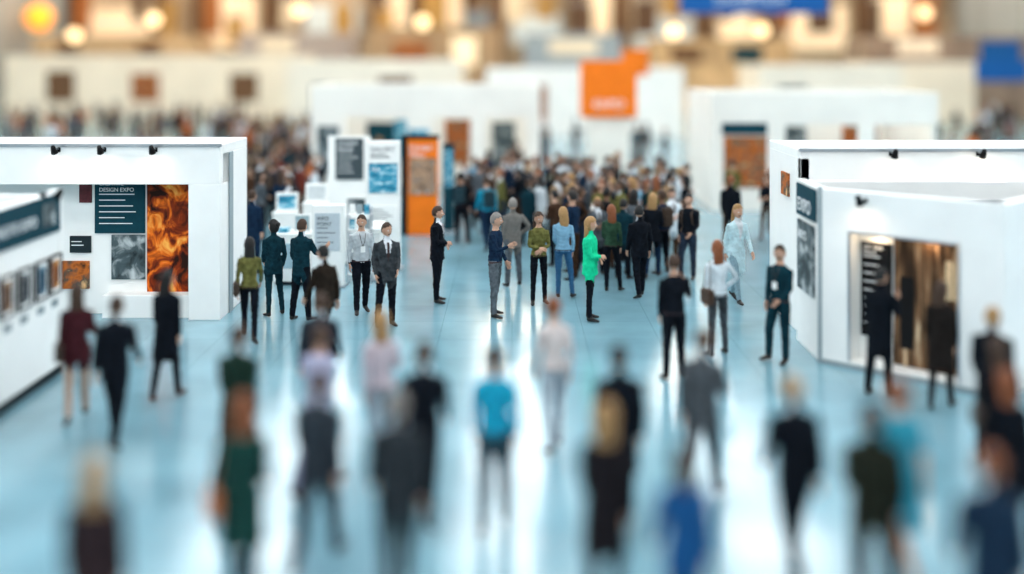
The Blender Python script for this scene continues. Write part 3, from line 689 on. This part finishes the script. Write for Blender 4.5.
box('column', .08, .32, .08, .3, .03, .98, WHITE, e); box('base', 0, .4, 0, .38, 0, .03, STEEL, e)
lt = box('reading_top', -.02, .42, -.02, .36, -.02, .02, WHITE, e); lt.location = (0, 0, 1.06); lt.rotation_euler = (.35, 0, 0)

# ------------------------------------------------------------------ far booths
def far_booth(name, x0, x1, y0, y1, h, m, posters=(), fascia=None):
    g = empty(name)
    box('front_wall', x0, x1, y0, y0+.15, 0, h, m, g); box('side_wall', x0, x0+.15, y0+.15, y1, 0, h, m, g); box('side_wall', x1-.15, x1, y0+.15, y1, 0, h, m, g)
    box('rear_wall', x0+.15, x1-.15, y1-.15, y1, 0, h, m, g); box('roof', x0+.15, x1-.15, y0+.15, y1-.15, h-.3, h-.2, m, g)
    if fascia: box('fascia_band', x0-.02, x1+.02, y0-.06, y0, h-.55, h-.05, fascia, g)
    for (px, z, w, hh, pm_) in posters: poster('wall_print', g, px, y0-.02, z, w, hh, pm_)
    return g
LAMPW = mat('stand_lamp_diffuser', (1.0, 0.86, 0.68), 0.5, emit=7.0)
def open_booth(name, x0, x1, y0, y1, h, m, opens, closed=(), posters_in=(), posters_out=(), fh=1.0):
    """stand with a fascia, an open front (opens), solid front bays (closed) and a lit interior"""
    g = empty(name)
    box('fascia', x0, x1, y0, y0+.15, h-fh, h, m, g)
    box('side_wall', x0, x0+.15, y0+.15, y1, 0, h, m, g); box('side_wall', x1-.15, x1, y0+.15, y1, 0, h, m, g)
    box('rear_wall', x0+.15, x1-.15, y1-.15, y1, 0, h, m, g)
    for a_, b_ in closed: box('front_panel', a_, b_, y0, y0+.15, 0, h-fh, m, g)
    for i in range(2): box('roof_beam', x0+.15, x1-.15, y0+1.2+i*1.8, y0+1.35+i*1.8, h-.3, h-.1, m, g)
    box('lamp_track', x0+.4, x1-.4, y0+1.0, y0+1.15, h-fh+.3, h-fh+.38, LAMPW, g)
    for (px, z, w, hh, pm_) in posters_in: poster('wall_print', g, px, y1-.17, z, w, hh, pm_)
    for (px, z, w, hh, pm_) in posters_out: poster('wall_print', g, px, y0-.02, z, w, hh, pm_)
    return g
IVORY = mat('booth_ivory_panel', (0.86, 0.82, 0.75), 0.6, noise=0.06, nscale=.8)
open_booth('large_white_booth', -6.5, .9, 35.6, 39.5, 3.7, IVORY, None, [(-6.5, -5.4), (-3.4, -2.6), (-1.3, -.9), (.5, .9)],
           [(-5.2, .8, 1.0, 1.5, TEAL), (-4.2, 1.0, .7, 1.4, SEAP), (-2.4, .8, .9, 1.6, ORP), (-.7, .6, .8, 1.7, GREYP)], [(-6.3, .8, .7, 1.6, GREYP), (-3.35, 1.0, .65, 1.3, SEAP)])
open_booth('large_white_booth', 6.0, 12.8, 33, 37.5, 3.55, IVORY, None, [(6.0, 8.2), (10.4, 10.9)],
           [(8.6, .9, 1.4, 1.4, GREYP), (11.2, .8, 1.2, 1.5, ORP)], [(6.35, .7, 1.3, 1.55, ORP), (6.3, 2.3, 1.35, .35, TEAL)], .95)
far_booth('cream_booth', -36, -15, 78, 84, 4.8, CREAM, [(-33, 1.5, 2, 2.2, BROWN), (-27, 1.5, 2, 2, ORP), (-20, 1.5, 2, 2, BROWN)])
far_booth('cream_booth', 14, 22, 62, 68, 4.2, CREAM, [(15, 1, 1.6, 2, TEAL)])
far_booth('cream_booth', -13.5, -3, 66, 72, 4.5, CREAM, [(-12, 1, 2, 2, GREYP), (-8, 1, 2, 2.5, BROWN)], None)
far_booth('cream_booth', -1.5, 10, 64, 70, 4.0, IVORY, [(0, 1, 2, 2, ORP), (5, 1, 2, 2, TEAL)], None)
far_booth('timber_booth', -12, -1, 92, 97, 7.2, mat('timber_cladding', (.42, .28, .17), .7, noise=.4, nscale=.5), [(-10, 3, 3, 3, ORP), (-5, 4, 2, 2.4, WIN)])
far_booth('grey_booth', 1, 9, 90, 96, 6.6, mat('blue_grey_cladding', (.32, .38, .45), .7, noise=.2), [(3, 4.9, 4, 1.2, CREAM)])
far_booth('brown_booth', 26, 40, 80, 86, 6.2, mat('brown_cladding', (.30, .22, .17), .7, noise=.4, nscale=.5), [(28, 4.8, 3, 1.2, CREAM), (34, 4.4, 3, 1.5, BLUE)])
far_booth('cream_booth', 24, 32, 76, 79.5, 4.3, CREAM, [], None)
far_booth('ochre_booth', 11.5, 23, 90, 95, 6.2, mat('ochre_cladding', (.6, .4, .22), .7, noise=.4, nscale=.5), [(13, 4.2, 2.5, 1.4, BROWN), (18, 4.2, 2.5, 1.4, TEAL)], None)
far_booth('mauve_booth', -24, -14, 96, 101, 6.8, mat('mauve_cladding', (.45, .39, .38), .7, noise=.3), [(-22, 5, 3, 1.4, CREAM)])
far_booth('amber_booth', -41, -27, 94, 100, 6.6, mat('amber_cladding', (.62, .43, .26), .7, noise=.4, nscale=.5), [(-39, 4.6, 2, 1.5, BROWN), (-32, 4.6, 2, 1.5, BROWN)])

# orange tower
e = empty('orange_sign_tower', (2.6, 40.5, 0))
box('sign_cube', 0, 2.0, 0, 1.6, 2.4, 4.5, ORANGE, e, .03); box('tower_base', .25, 1.75, .2, 1.4, 0, 2.4, IVORY, e)
text('lettering', 'EXPO', .45, e, (.4, -.02, 2.75), INK)
e = empty('orange_flag_sign', (5.0, 50, 0))
box('sign', 0, 1.2, 0, .2, 3.8, 5.0, ORANGE, e); cyl('pole', (.1, .1, 0), (.1, .1, 3.8), .06, .06, STEEL, e)
# blue hanging banners
e = empty('blue_hanging_banner', (9.1, 60, 0))
box('banner', 0, 8.2, 0, .1, 7.0, 9.2, BLUE, e); text('lettering', 'EXHIBITION', .7, e, (2.0, -.03, 7.6), INK)
for xx in (.4, 7.8): cyl('cable', (xx, .05, 9.2), (xx, .05, HZ), .03, .03, BLACK, e, 6)
e = empty('blue_hanging_banner', (29.5, 70, 0))
box('banner', 0, 3.4, 0, .1, 3.1, 4.5, BLUE, e)
for xx in (.4, 3.0): cyl('cable', (xx, .05, 4.5), (xx, .05, HZ), .03, .03, BLACK, e, 6)

# ------------------------------------------------------------------ world + camera
w = bpy.data.worlds.new('World'); scene.world = w; w.use_nodes = True
w.node_tree.nodes['Background'].inputs['Color'].default_value = (.6, .75, .9, 1); w.node_tree.nodes['Background'].inputs['Strength'].default_value = .5
cd = bpy.data.cameras.new('camera'); co = bpy.data.objects.new('camera', cd); COL.objects.link(co)
co.location = (0, 0, 4.6); co.rotation_euler = (math.pi/2, 0, 0)
cd.sensor_width = 36; cd.lens = 38.67; cd.shift_y = -229/1024; cd.clip_end = 300
cd.dof.use_dof = True; cd.dof.focus_distance = 19.8; cd.dof.aperture_fstop = 0.088
scene.camera = co
print('objects', len(bpy.data.objects), 'meshes', len(_pm))
